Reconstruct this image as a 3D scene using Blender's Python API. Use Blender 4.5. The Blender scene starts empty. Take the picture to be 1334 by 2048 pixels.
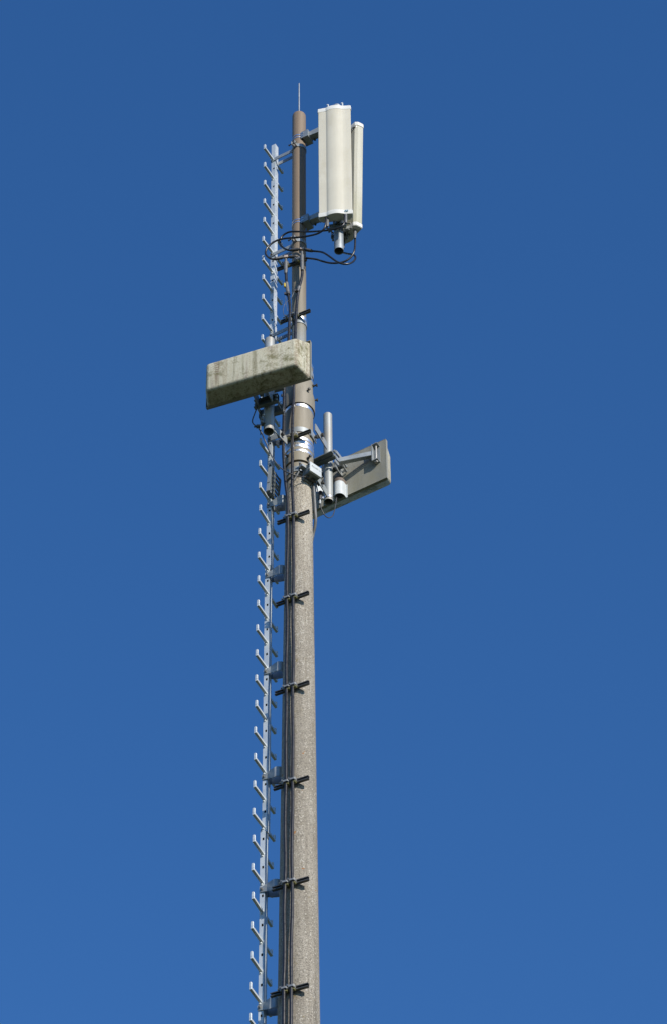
import bpy, bmesh, math, random
from mathutils import Vector, Matrix
R_ = math.radians
SC = bpy.context.scene
COL = SC.collection
random.seed(7)

# ------------------------------------------------------------------ camera
cam_data = bpy.data.cameras.new('camera')
cam_data.sensor_fit = 'VERTICAL'
cam_data.sensor_height = 36.0
cam_data.lens = 7000.0 / 2048.0 * 36.0
cam_data.clip_start = 0.1
cam_data.clip_end = 20000
cam = bpy.data.objects.new('camera', cam_data)
COL.objects.link(cam)
_r, _u, _f = Vector((0.999951, -0.006721, -0.007229)), Vector((-0.000337, -0.75519, 0.655505)), Vector((0.009865, 0.655471, 0.755156))
cam.matrix_world = Matrix(((_r.x, _u.x, -_f.x, 0.0), (_r.y, _u.y, -_f.y, -18.33), (_r.z, _u.z, -_f.z, 1.6), (0, 0, 0, 1)))
SC.camera = cam

# ------------------------------------------------------------------ sky, sun, exposure
SUN_AZ = 32.5       # degrees to the right of the direction mast -> camera
SUN_EL = 27.0
w = bpy.data.worlds.new('World')
SC.world = w
w.use_nodes = True
nt = w.node_tree
nt.nodes.clear()
sky = nt.nodes.new('ShaderNodeTexSky')
sky.sky_type = 'NISHITA'
sky.sun_disc = False
sky.sun_elevation = R_(SUN_EL)
sky.sun_rotation = R_(180.0 - SUN_AZ)
sky.altitude = 300
sky.air_density = 1.0
sky.dust_density = 0.0
sky.ozone_density = 4.3
bg = nt.nodes.new('ShaderNodeBackground')
bg.inputs['Strength'].default_value = 0.146
wo = nt.nodes.new('ShaderNodeOutputWorld')
hs = nt.nodes.new('ShaderNodeHueSaturation')        # richer blue of clear dry air, the same over the whole sky
hs.inputs['Saturation'].default_value = 1.2
hs.inputs['Hue'].default_value = 0.506
nt.links.new(sky.outputs[0], hs.inputs['Color'])
nt.links.new(hs.outputs[0], bg.inputs['Color'])
nt.links.new(bg.outputs[0], wo.inputs['Surface'])

sd = bpy.data.lights.new('sun', 'SUN')
sd.energy = 4.9
sd.angle = R_(0.53)
sd.color = (1.0, 0.935, 0.835)
sun = bpy.data.objects.new('sun', sd)
COL.objects.link(sun)
S = Vector((math.sin(R_(SUN_AZ)) * math.cos(R_(SUN_EL)), -math.cos(R_(SUN_AZ)) * math.cos(R_(SUN_EL)), math.sin(R_(SUN_EL))))
sun.rotation_euler = S.to_track_quat('Z', 'Y').to_euler()
sun.location = S * 60

vs = SC.view_settings
vs.view_transform = 'Standard'
vs.look = 'None'
vs.exposure = 0.25
vs.gamma = 1.0
vs.use_curve_mapping = False

# ------------------------------------------------------------------ materials
def new_mat(name):
    m = bpy.data.materials.new(name)
    m.use_nodes = True
    n = m.node_tree
    b = n.nodes['Principled BSDF']
    tc = n.nodes.new('ShaderNodeTexCoord')
    return m, n, b, tc.outputs['Object']

def noise(n, vec, scale, detail=3.0, rough=0.55, stretch=None):
    t = n.nodes.new('ShaderNodeTexNoise')
    t.inputs['Scale'].default_value = scale
    t.inputs['Detail'].default_value = detail
    t.inputs['Roughness'].default_value = rough
    if stretch:
        mp = n.nodes.new('ShaderNodeMapping')
        mp.inputs['Scale'].default_value = stretch
        n.links.new(vec, mp.inputs['Vector'])
        vec = mp.outputs[0]
    n.links.new(vec, t.inputs['Vector'])
    return t.outputs['Fac']

def ramp(n, fac, stops):
    r = n.nodes.new('ShaderNodeValToRGB')
    e = r.color_ramp.elements
    while len(e) < len(stops):
        e.new(0.5)
    for el, (p, c) in zip(e, stops):
        el.position = p
        el.color = (c[0], c[1], c[2], 1.0) if not isinstance(c, float) else (c, c, c, 1.0)
    n.links.new(fac, r.inputs['Fac'])
    return r.outputs['Color']

def mix(n, fac, a, b, mode='MIX'):
    m = n.nodes.new('ShaderNodeMix')
    m.data_type = 'RGBA'
    m.blend_type = mode
    for sock, v in ((m.inputs['Factor'], fac), (m.inputs['A'], a), (m.inputs['B'], b)):
        if isinstance(v, (int, float)):
            sock.default_value = v
        elif isinstance(v, tuple):
            sock.default_value = (v[0], v[1], v[2], 1.0)
        else:
            n.links.new(v, sock)
    return m.outputs['Result']

def bump(n, b, height, strength, dist):
    u = n.nodes.new('ShaderNodeBump')
    u.inputs['Strength'].default_value = strength
    u.inputs['Distance'].default_value = dist
    n.links.new(height, u.inputs['Height'])
    n.links.new(u.outputs[0], b.inputs['Normal'])

def simple(name, c1, c2, scale=20.0, rough=0.5, metal=0.0, stretch=None, spec=0.5, bumpv=0.0):
    m, n, b, oc = new_mat(name)
    f = noise(n, oc, scale, 4.0, 0.6, stretch)
    n.links.new(ramp(n, f, [(0.3, c1), (0.7, c2)]), b.inputs['Base Color'])
    n.links.new(ramp(n, noise(n, oc, scale * 1.7, 3.0), [(0.25, max(rough - 0.08, 0.02)), (0.75, min(rough + 0.1, 1.0))]), b.inputs['Roughness'])
    b.inputs['Metallic'].default_value = metal
    b.inputs['Specular IOR Level'].default_value = spec
    if bumpv:
        bump(n, b, f, bumpv, 0.004)
    return m

def height_of(n, oc):
    s = n.nodes.new('ShaderNodeSeparateXYZ')
    n.links.new(oc, s.inputs[0])
    return s.outputs['Z']

def maprange(n, v, a, b):
    m = n.nodes.new('ShaderNodeMapRange')
    m.inputs['From Min'].default_value = a
    m.inputs['From Max'].default_value = b
    n.links.new(v, m.inputs['Value'])
    return m.outputs[0]

def add(n, a, b, mul=1.0):
    m = n.nodes.new('ShaderNodeMath')
    m.operation = 'MULTIPLY_ADD'
    n.links.new(a, m.inputs[0])
    m.inputs[1].default_value = mul
    n.links.new(b, m.inputs[2])
    return m.outputs[0]

def concrete_material():
    m, n, b, oc = new_mat('spun_concrete')
    z = height_of(n, oc)
    big = noise(n, oc, 3.0, 4.0, 0.6, (1, 1, 0.35))
    weather = maprange(n, add(n, big, z, 3.0), 22.6, 25.0)          # newer, sandier surface higher up
    base = mix(n, weather, (0.37, 0.338, 0.285), (0.50, 0.45, 0.365))
    tone = noise(n, oc, 5.0, 5.0, 0.65, (1, 1, 0.25))
    base = mix(n, ramp(n, tone, [(0.42, 0.0), (0.68, 0.5)]), base, (0.193, 0.166, 0.127))
    streak = noise(n, oc, 24.0, 3.0, 0.6, (1, 1, 0.035))
    base = mix(n, ramp(n, streak, [(0.47, 0.0), (0.70, 0.45)]), base, (0.162, 0.139, 0.108))
    runs = noise(n, oc, 9.0, 2.0, 0.5, (1, 1, 0.05))
    base = mix(n, ramp(n, runs, [(0.56, 0.0), (0.66, 0.55)]), base, (0.115, 0.104, 0.0847))
    grain = noise(n, oc, 110.0, 4.0, 0.75)
    base = mix(n, ramp(n, grain, [(0.47, 0.0), (0.60, 0.8)]), base, (0.108, 0.0924, 0.0732))
    for sc_, lo_, col_ in ((62.0, 0.55, (0.616, 0.585, 0.516)), (78.0, 0.62, (0.077, 0.0655, 0.0539))):      # pale and dark aggregate showing at the surface
        v = n.nodes.new('ShaderNodeTexVoronoi')
        v.inputs['Scale'].default_value = sc_
        n.links.new(oc, v.inputs['Vector'])
        sep = n.nodes.new('ShaderNodeSeparateColor')
        n.links.new(v.outputs['Color'], sep.inputs[0])
        mm = n.nodes.new('ShaderNodeMath')
        mm.operation = 'MULTIPLY'
        n.links.new(ramp(n, v.outputs['Distance'], [(0.18, 0.65), (0.42, 0.0)]), mm.inputs[0])
        n.links.new(ramp(n, sep.outputs[1], [(lo_, 0.0), (lo_ + 0.15, 1.0)]), mm.inputs[1])
        base = mix(n, mm.outputs[0], base, col_)
    lich = noise(n, oc, 11.0, 4.0, 0.75)
    patch = noise(n, oc, 1.7, 2.0, 0.5)
    spots = n.nodes.new('ShaderNodeMath')
    spots.operation = 'MULTIPLY'
    n.links.new(ramp(n, lich, [(0.60, 0.0), (0.68, 1.0)]), spots.inputs[0])
    n.links.new(ramp(n, patch, [(0.42, 0.0), (0.62, 0.8)]), spots.inputs[1])
    base = mix(n, spots.outputs[0], base, (0.193, 0.146, 0.0616))
    rust = noise(n, oc, 14.0, 2.0, 0.6)
    base = mix(n, ramp(n, rust, [(0.735, 0.0), (0.76, 0.9)]), base, (0.323, 0.131, 0.0308))
    n.links.new(base, b.inputs['Base Color'])
    b.inputs['Roughness'].default_value = 0.92
    b.inputs['Specular IOR Level'].default_value = 0.2
    bump(n, b, grain, 0.9, 0.012)
    return m

def tube_material():
    m, n, b, oc = new_mat('weathered_brown_paint')
    z = height_of(n, oc)
    f = noise(n, oc, 9.0, 4.0, 0.65, (1, 1, 0.3))
    fine = noise(n, oc, 160.0, 2.0, 0.6)
    fade = maprange(n, add(n, f, z, 1.1), 25.6, 27.3)                # browner towards the top, greyed lower down
    base = mix(n, fade, (0.189, 0.177, 0.136), (0.189, 0.136, 0.0886))
    low = maprange(n, add(n, f, z, 0.5), 25.35, 25.1)
    base = mix(n, low, base, (0.208, 0.221, 0.215))
    streak = noise(n, oc, 40.0, 3.0, 0.6, (1, 1, 0.04))
    base = mix(n, ramp(n, streak, [(0.45, 0.0), (0.75, 0.45)]), base, (0.126, 0.0918, 0.0631))
    base = mix(n, ramp(n, fine, [(0.55, 0.0), (0.75, 0.3)]), base, (0.0631, 0.0505, 0.0379))
    n.links.new(base, b.inputs['Base Color'])
    b.inputs['Roughness'].default_value = 0.62
    bump(n, b, fine, 0.15, 0.003)
    return m

def sleeve_material():
    m, n, b, oc = new_mat('weathered_sleeve_paint')
    f = noise(n, oc, 14.0, 4.0, 0.65, (1, 1, 0.12))
    base = ramp(n, f, [(0.3, (0.181, 0.158, 0.115)), (0.55, (0.231, 0.204, 0.154)), (0.78, (0.185, 0.131, 0.0809))])
    fine = noise(n, oc, 130.0, 2.0, 0.6)
    base = mix(n, ramp(n, fine, [(0.55, 0.0), (0.75, 0.25)]), base, (0.077, 0.0655, 0.0462))
    n.links.new(base, b.inputs['Base Color'])
    b.inputs['Roughness'].default_value = 0.58
    bump(n, b, fine, 0.12, 0.003)
    return m

def galvanised(name, lo, hi, metal=0.35, rough=0.45):
    m, n, b, oc = new_mat(name)
    v = n.nodes.new('ShaderNodeTexVoronoi')
    v.inputs['Scale'].default_value = 65.0
    n.links.new(oc, v.inputs['Vector'])
    sp = n.nodes.new('ShaderNodeSeparateColor')
    n.links.new(v.outputs['Color'], sp.inputs[0])
    f = noise(n, oc, 7.0, 4.0, 0.6)
    base = ramp(n, add(n, sp.outputs[0], f, 0.10), [(0.35, lo), (0.75, hi)])
    n.links.new(base, b.inputs['Base Color'])
    b.inputs['Metallic'].default_value = metal
    n.links.new(ramp(n, f, [(0.3, rough - 0.06), (0.7, rough + 0.12)]), b.inputs['Roughness'])
    return m

def rusty_galvanised():
    m, n, b, oc = new_mat('stained_galvanised_pipe')
    f = noise(n, oc, 8.0, 4.0, 0.6, (1, 1, 0.35))
    base = ramp(n, f, [(0.35, (0.275, 0.295, 0.295)), (0.7, (0.34, 0.354, 0.347))])
    st = noise(n, oc, 5.0, 3.0, 0.55, (1.6, 1.6, 0.55))
    base = mix(n, ramp(n, st, [(0.48, 0.0), (0.68, 0.55)]), base, (0.249, 0.19, 0.118))
    n.links.new(base, b.inputs['Base Color'])
    b.inputs['Metallic'].default_value = 0.3
    b.inputs['Roughness'].default_value = 0.5
    return m

def radome_material():
    m, n, b, oc = new_mat('aged_white_radome')
    st = noise(n, oc, 30.0, 3.0, 0.6, (1, 1, 0.03))
    cl = noise(n, oc, 2.5, 4.0, 0.6)
    base = ramp(n, add(n, st, cl, 0.5), [(0.55, (0.51, 0.485, 0.405)), (0.95, (0.45, 0.425, 0.35))])
    gm_ = noise(n, oc, 3.4, 5.0, 0.7, (1, 1, 0.4))
    base = mix(n, ramp(n, gm_, [(0.50, 0.0), (0.70, 0.45)]), base, (0.36, 0.315, 0.20))
    fine = noise(n, oc, 150.0, 2.0, 0.6)
    base = mix(n, ramp(n, fine, [(0.60, 0.0), (0.75, 0.25)]), base, (0.347, 0.331, 0.277))
    n.links.new(base, b.inputs['Base Color'])
    b.inputs['Roughness'].default_value = 0.55
    b.inputs['Specular IOR Level'].default_value = 0.3
    return m

def mossy_radome_material():
    m, n, b, oc = new_mat('grimy_white_radome')
    st = noise(n, oc, 34.0, 3.0, 0.6, (1, 1, 0.03))
    cl = noise(n, oc, 3.0, 4.0, 0.65, (1, 1, 0.5))
    base = ramp(n, st, [(0.35, (0.431, 0.42, 0.354)), (0.7, (0.347, 0.335, 0.269))])
    z = height_of(n, oc)
    low = maprange(n, add(n, cl, z, 0.9), 0.95, 0.35)
    base = mix(n, low, base, (0.277, 0.273, 0.154))
    fine = noise(n, oc, 110.0, 2.0, 0.6)
    base = mix(n, ramp(n, fine, [(0.6, 0.0), (0.72, 0.5)]), base, (0.154, 0.146, 0.1))
    n.links.new(base, b.inputs['Base Color'])
    b.inputs['Roughness'].default_value = 0.6
    return m

def lichen_box_material():
    m, n, b, oc = new_mat('lichen_stained_fibreglass')
    st = noise(n, oc, 13.0, 4.0, 0.6, (1, 1, 0.06))
    base = ramp(n, st, [(0.36, (0.231, 0.216, 0.146)), (0.46, (0.424, 0.404, 0.316)), (0.56, (0.385, 0.354, 0.262)), (0.66, (0.208, 0.169, 0.119))])
    pur = noise(n, oc, 22.0, 3.0, 0.6, (1, 1, 0.08))
    base = mix(n, ramp(n, pur, [(0.54, 0.0), (0.68, 0.65)]), base, (0.254, 0.208, 0.181))
    lc = noise(n, oc, 70.0, 4.0, 0.7)
    lpatch = noise(n, oc, 4.0, 3.0, 0.6)
    lm_ = n.nodes.new('ShaderNodeMath')
    lm_.operation = 'MULTIPLY'
    n.links.new(ramp(n, lc, [(0.50, 0.0), (0.58, 1.0)]), lm_.inputs[0])
    n.links.new(ramp(n, lpatch, [(0.40, 0.15), (0.62, 0.9)]), lm_.inputs[1])
    base = mix(n, lm_.outputs[0], base, (0.508, 0.493, 0.4))
    dk = noise(n, oc, 90.0, 3.0, 0.7)
    base = mix(n, ramp(n, dk, [(0.58, 0.0), (0.66, 0.8)]), base, (0.115, 0.1, 0.0616))
    gr = noise(n, oc, 5.0, 5.0, 0.75)
    base = mix(n, ramp(n, gr, [(0.53, 0.0), (0.65, 0.85)]), base, (0.108, 0.1, 0.0385))
    n.links.new(base, b.inputs['Base Color'])
    b.inputs['Roughness'].default_value = 0.85
    b.inputs['Specular IOR Level'].default_value = 0.2
    bump(n, b, lc, 0.25, 0.005)
    return m

def plate_material():
    m, n, b, oc = new_mat('dull_aluminium_sheet')
    st = noise(n, oc, 12.0, 4.0, 0.6, (1, 1, 0.15))
    base = ramp(n, st, [(0.35, (0.223, 0.219, 0.181)), (0.7, (0.293, 0.285, 0.239))])
    f = noise(n, oc, 5.0, 4.0, 0.65)
    base = mix(n, ramp(n, f, [(0.5, 0.0), (0.72, 0.55)]), base, (0.262, 0.239, 0.154))
    n.links.new(base, b.inputs['Base Color'])
    b.inputs['Metallic'].default_value = 0.25
    b.inputs['Roughness'].default_value = 0.6
    return m

def grass_material():
    m, n, b, oc = new_mat('meadow')
    f = noise(n, oc, 0.4, 5.0, 0.65)
    n.links.new(ramp(n, f, [(0.3, (0.035, 0.05, 0.018)), (0.7, (0.055, 0.065, 0.028))]), b.inputs['Base Color'])
    b.inputs['Roughness'].default_value = 0.95
    return m

M = {
    'concrete': concrete_material(),
    'tube': tube_material(),
    'sleeve': sleeve_material(),
    'ladder': galvanised('light_galvanised_ladder', (0.46, 0.505, 0.535), (0.57, 0.61, 0.63), 0.3, 0.42),
    'galv': galvanised('galvanised_steel', (0.239, 0.266, 0.281), (0.339, 0.362, 0.37), 0.4),
    'darkgalv': galvanised('dull_grey_galvanised_steel', (0.108, 0.127, 0.131), (0.169, 0.189, 0.193), 0.35, 0.5),  # darker galvanised steel; on the slotted step its darkness stands for shade
    'pipe': rusty_galvanised(),
    'stainless': simple('stainless_strap', (0.78, 0.78, 0.78), (0.84, 0.83, 0.82), 60, 0.33, 1.0),
    'bolt': simple('zinc_bolt', (0.231, 0.231, 0.223), (0.347, 0.339, 0.316), 80, 0.42, 0.7),
    'blackbolt': simple('dark_bolt', (0.0385, 0.0385, 0.0347), (0.1, 0.0924, 0.077), 80, 0.5, 0.4),
    'channel': simple('bronzed_steel_channel', (0.0539, 0.0554, 0.0539), (0.1, 0.1, 0.0924), 40, 0.42, 0.55),
    'saddle': simple('pale_zinc_saddle', (0.216, 0.223, 0.223), (0.347, 0.347, 0.331), 60, 0.4, 0.5),
    'insert': simple('olive_plastic_insert', (0.123, 0.119, 0.0385), (0.2, 0.185, 0.0693), 60, 0.6),
    'cable': simple('black_cable_jacket', (0.010, 0.010, 0.011), (0.020, 0.019, 0.019), 30, 0.31, 0.0, None, 0.45),
    'thin': simple('grey_black_wire', (0.03, 0.03, 0.032), (0.06, 0.06, 0.06), 30, 0.4),
    'conduit': simple('grey_conduit', (0.0847, 0.0886, 0.0886), (0.131, 0.131, 0.127), 30, 0.5),
    'boot': simple('black_rubber_boot', (0.02, 0.02, 0.022), (0.05, 0.05, 0.052), 50, 0.5),
    'greyboot': simple('grey_connector_boot', (0.077, 0.0809, 0.0847), (0.131, 0.135, 0.139), 50, 0.5),
    'brass': simple('nickel_splitter_body', (0.323, 0.254, 0.208), (0.424, 0.339, 0.285), 50, 0.4, 0.3),
    'tape': simple('yellow_tape', (0.385, 0.277, 0.0231), (0.477, 0.354, 0.0462), 40, 0.6),
    'radome': radome_material(),
    'mossy': mossy_radome_material(),
    'cap': simple('white_end_cap', (0.539, 0.539, 0.504), (0.601, 0.597, 0.562), 25, 0.5),
    'box': lichen_box_material(),
    'plate': plate_material(),
    'jbox': simple('pale_grey_enclosure', (0.431, 0.462, 0.47), (0.493, 0.516, 0.516), 40, 0.42),
    'print': simple('grey_green_print', (0.123, 0.146, 0.123), (0.185, 0.2, 0.177), 60, 0.6),
    'blue': simple('pale_blue_print', (0.38, 0.48, 0.55), (0.42, 0.52, 0.58), 60, 0.5),
    'white': simple('white_paint', (0.40, 0.435, 0.45), (0.48, 0.51, 0.52), 30, 0.45),
    'rust': simple('rusty_brown_steel', (0.0924, 0.0693, 0.0577), (0.169, 0.139, 0.119), 45, 0.7),
    'grass': grass_material(),
    'gap': simple('black_rubber_seal', (0.012, 0.011, 0.010), (0.03, 0.028, 0.025), 40, 0.8),
}

# ------------------------------------------------------------------ mesh helpers
Zv = Vector((0, 0, 1))

def root_loc(o):
    p = Vector((0, 0, 0))
    while o is not None:
        p += o.location
        o = o.parent
    return p

class MB:
    def __init__(self):
        self.v, self.f = [], []
    def quadbox(self, c8):
        i = len(self.v)
        self.v += [Vector(p) for p in c8]
        for q in ((0, 3, 2, 1), (4, 5, 6, 7), (0, 1, 5, 4), (1, 2, 6, 5), (2, 3, 7, 6), (3, 0, 4, 7)):
            self.f.append([i + k for k in q])
        return self
    def box(self, c, x, y, z):
        """oriented box: centre and three half-axis vectors"""
        c, x, y, z = Vector(c), Vector(x), Vector(y), Vector(z)
        return self.quadbox([c - x - y - z, c + x - y - z, c + x + y - z, c - x + y - z, c - x - y + z, c + x - y + z, c + x + y + z, c - x + y + z])
    def rings(self, rings, cap0=True, cap1=True, closed=True):
        i = len(self.v)
        k = len(rings[0])
        for r in rings:
            self.v += [Vector(p) for p in r]
        for a in range(len(rings) - 1):
            for j in range(k if closed else k - 1):
                j2 = (j + 1) % k
                self.f.append([i + a * k + j, i + a * k + j2, i + (a + 1) * k + j2, i + (a + 1) * k + j])
        if cap0:
            self.f.append([i + j for j in reversed(range(k))])
        if cap1:
            self.f.append([i + (len(rings) - 1) * k + j for j in range(k)])
        return self
    def prism(self, poly, vec):
        vec = Vector(vec)
        return self.rings([[Vector(p) for p in poly], [Vector(p) + vec for p in poly]])
    def revolve(self, prof, c=(0, 0), seg=48, cap0=True, cap1=True):
        return self.rings([[Vector((c[0] + r * math.cos(2 * math.pi * j / seg), c[1] + r * math.sin(2 * math.pi * j / seg), z)) for j in range(seg)] for r, z in prof], cap0, cap1)
    def cyl(self, a, b, r, r2=None, seg=20):
        a, b = Vector(a), Vector(b)
        d = (b - a).normalized()
        t = Vector((0, 0, 1)) if abs(d.z) < 0.9 else Vector((1, 0, 0))
        x = d.cross(t).normalized()
        y = d.cross(x)
        r2 = r if r2 is None else r2
        ring = lambda c, q: [c - x * (q * math.cos(2 * math.pi * j / seg)) + y * (q * math.sin(2 * math.pi * j / seg)) for j in range(seg)]
        return self.rings([ring(a, r), ring(b, r2)])
    def pipe(self, a, b, r, wall=0.006, seg=32):
        """open-ended hollow tube along z"""
        a, b = Vector(a), Vector(b)
        ring = lambda c, q: [Vector((c.x + q * math.cos(2 * math.pi * j / seg), c.y + q * math.sin(2 * math.pi * j / seg), c.z)) for j in range(seg)]
        rr = [ring(b, r - wall), ring(a, r - wall), ring(a, r), ring(b, r), ring(b, r - wall)]
        return self.rings(rr, False, False)
    def tube(self, pts, r, seg=10, rad=None):
        """smooth cable through points"""
        P0 = [Vector(p) for p in pts]
        n = len(P0)
        out, rr = [], []
        for i in range(n - 1):
            p0, p1, p2, p3 = P0[max(i - 1, 0)], P0[i], P0[i + 1], P0[min(i + 2, n - 1)]
            steps = 6 if n > 2 else 1
            for s in range(steps):
                t = s / steps
                out.append(0.5 * ((2 * p1) + (p2 - p0) * t + (2 * p0 - 5 * p1 + 4 * p2 - p3) * t * t + (3 * p1 - p0 - 3 * p2 + p3) * t ** 3))
        out.append(P0[-1])
        x = None
        rings = []
        for i, p in enumerate(out):
            d = (out[min(i + 1, len(out) - 1)] - out[max(i - 1, 0)]).normalized()
            if x is None:
                x = d.orthogonal().normalized()
            x = (x - d * x.dot(d)).normalized()
            y = d.cross(x)
            rings.append([p + x * (r * math.cos(2 * math.pi * j / seg)) + y * (r * math.sin(2 * math.pi * j / seg)) for j in range(seg)])
        return self.rings(rings)
    def band(self, c, r, z0, z1, thick=0.003, a0=None, a1=None, seg=56, dome=False):
        """flat strap round a vertical axis"""
        full = a0 is None
        a0, a1 = (0, 2 * math.pi) if full else (a0, a1)
        hgt = z1 - z0
        prof = [(r, z0), (r + thick, z0), (r + thick, z1), (r, z1)] if not dome else [(r - 0.001, z0), (r + thick * 0.14, z0 + hgt * 0.03), (r + thick * 0.5, z0 + hgt * 0.48), (r + thick * 0.92, z0 + hgt * 0.92), (r + thick * 0.85, z1), (r - 0.001, z1)]
        rings = []
        for j in range(seg + 1):
            t = a0 + (a1 - a0) * j / seg
            rings.append([Vector((c[0] + q * math.cos(t), c[1] + q * math.sin(t), z)) for q, z in prof])
        return self.rings(rings, not full, not full)
    def build(self, name, mat, parent=None, smooth=32, bevel=0.0, bseg=2):
        base = root_loc(parent) if parent else Vector((0, 0, 0))
        me = bpy.data.meshes.new(name)
        me.from_pydata([tuple(p - base) for p in self.v], [], self.f)
        bm = bmesh.new()
        bm.from_mesh(me)
        bmesh.ops.remove_doubles(bm, verts=bm.verts, dist=1e-5)
        bmesh.ops.recalc_face_normals(bm, faces=bm.faces)
        if bevel:
            es = [e for e in bm.edges if len(e.link_faces) == 2 and e.calc_face_angle(0) > 0.5]
            bmesh.ops.bevel(bm, geom=es, offset=bevel, segments=bseg, profile=0.5, affect='EDGES', clamp_overlap=True)
        bm.to_mesh(me)
        bm.free()
        if smooth:
            for p in me.polygons:
                p.use_smooth = True
            me.set_sharp_from_angle(angle=R_(smooth))
        me.materials.append(mat)
        o = bpy.data.objects.new(name, me)
        COL.objects.link(o)
        o.parent = parent
        return o

def tag(o, label=None, cat=None, group=None, kind=None):
    for k, v in (('label', label), ('category', cat), ('group', group), ('kind', kind)):
        if v:
            o[k] = v
    return o

def thing(name, label, cat, loc, group=None):
    o = bpy.data.objects.new(name, None)
    o.empty_display_size = 0.2
    COL.objects.link(o)
    o.location = loc
    return tag(o, label, cat, group)

def copy_tree(o, parent=None):
    c = o.copy()
    COL.objects.link(c)
    c.parent = parent
    for ch in list(o.children):
        copy_tree(ch, c)
    return c

def frame(deg):
    """u: level, to the right and towards the viewer's side; e: level, at right angles to it, to the left and towards the viewer's side"""
    a = R_(deg)
    return Vector((math.cos(a), -math.sin(a), 0)), Vector((-math.sin(a), -math.cos(a), 0))

def hexbolt(mb, base, d, length, r):
    base, d = Vector(base), Vector(d).normalized()
    mb.cyl(base, base + d * length, r, seg=10)
    mb.cyl(base + d * length, base + d * (length + r * 1.5), r * 1.9, seg=6)

def pole_r(z):
    return 0.1075 + (22.8 - z) * 0.00705

# ------------------------------------------------------------------ ground
g = MB()
rg = [[Vector((r * math.cos(2 * math.pi * j / 64), r * math.sin(2 * math.pi * j / 64), 0)) for j in range(64)] for r in (0.3, 8, 40, 200, 1000, 6000)]
g.rings(rg, True, False)
tag(g.build('ground', M['grass']), kind='structure')

# ------------------------------------------------------------------ mast
mast = thing('antenna_mast', 'tall tapered concrete mast carrying a brown steel top tube and all the antennas', 'mast', (0, 0, 0))
m = MB()
m.revolve([(pole_r(z), z) for z in (-0.5, 4, 8, 12, 16, 20, 23.02)], seg=64)
m.build('concrete_shaft', M['concrete'], mast)
m = MB()     # painted sleeve clamped round the pole head
m.revolve([(0.104, 22.95), (0.104, 23.045)], seg=56)
m.build('seal_ring', M['gap'], mast)  # black ring filling the dark gap under the collar
m = MB()
m.revolve([(0.111, 23.050), (0.112, 23.115), (0.111, 23.117)], seg=56)
m.revolve([(0.106, 23.117), (0.106, 23.142)], seg=56)
m.revolve([(0.111, 23.142), (0.1115, 23.208), (0.109, 23.212)], seg=56)
m.build('collar', M['sleeve'], mast)
m = MB()
m.revolve([(0.100, 23.205), (0.100, 23.232)], seg=56)
m.build('seal_ring', M['gap'], mast)  # black ring filling the dark gap between collar and lower sleeve
m = MB()
m.revolve([(0.108, 23.232), (0.1165, 23.232), (0.1165, 23.945), (0.108, 23.945)], seg=64)
m.build('lower_sleeve', M['sleeve'], mast)
m = MB()
m.revolve([(0.118, 23.938), (0.118, 23.985)], seg=64)
m.build('seal_ring', M['gap'], mast)
m = MB()
m.revolve([(0.122, 23.962), (0.1315, 23.950), (0.1325, 23.965), (0.1325, 24.085), (0.130, 24.12), (0.122, 24.165), (0.1165, 24.20), (0.1165, 24.56), (0.114, 24.575), (0.063, 24.60)], seg=64)
m.build('upper_sleeve', M['sleeve'], mast)
zt = 28.275
m = MB()
m.revolve([(0.0615, 24.5), (0.0615, 25.6), (0.0617, 25.62), (0.0617, zt - 0.022), (0.058, zt - 0.008), (0.050, zt)], seg=48)
m.build('steel_tube', M['tube'], mast)
m = MB()
m.cyl((0, 0, zt - 0.02), (0, 0, 28.797), 0.0072, 0.0055, seg=12)
m.build('lightning_rod', M['galv'], mast)
# polished straps
for r, za, zb in ((0.1167, 24.030, 24.069), (0.1167, 23.975, 24.017), (0.1167, 23.916, 23.942),
                  (0.1167, 23.495, 23.517), (0.1167, 23.444, 23.470), (0.1167, 23.397, 23.428), (0.1167, 23.343, 23.362),
                  (0.1167, 24.33, 24.35), (0.1167, 24.52, 24.545), (0.0619, 25.160, 25.194)):
    m = MB()
    za, zb = za, zb + (zb - za) * (0.02 if za < 23.8 else 0.12)
    m.band((0, 0), r, za, zb, 0.235 * (zb - za), seg=72, dome=True)  # strap face tilted downwards to bring out a sun highlight
    m.build('steel_strap', M['stainless'], mast, smooth=40)
for zb, lst in ((24.283, ((0.97, 0.25),)), (24.124, ((0.55, 0.83),)), (24.116, ((0.99, 0.10),)), (24.12, ((-0.9, 0.4), (-0.5, -0.86))), (23.269, ((0.60, 0.80),)), (23.318, ((-0.75, 0.66), (-0.3, -0.95)))):
    for dx, dw in lst:
        d = Vector((dx, -dw, 0)).normalized()
        m = MB()
        hexbolt(m, d * 0.112 + Zv * zb, d, 0.035, 0.0075)
        m.cyl(d * 0.116 + Zv * zb, d * 0.128 + Zv * zb, 0.013, seg=6)
        m.build('set_bolt', M['blackbolt'], mast)

# ------------------------------------------------------------------ climbing ladder
ladder = thing('climbing_ladder', 'pale galvanised peg ladder running up the left side of the mast', 'ladder', (0, 0, 16.2))

def ladder_axis(z):
    deg = 30.0 if z > 24.3 else (27.0 if z > 19.2 else 25.0)
    dist = 0.253 if z > 23.9 else 0.255 + max(0.0, (22.9 - z)) * 0.0046
    u, e = frame(deg)
    off = 0.0 if z > 23.9 else 0.022
    return -u * (dist - off * 0.5) + e * off, u, e, deg

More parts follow.
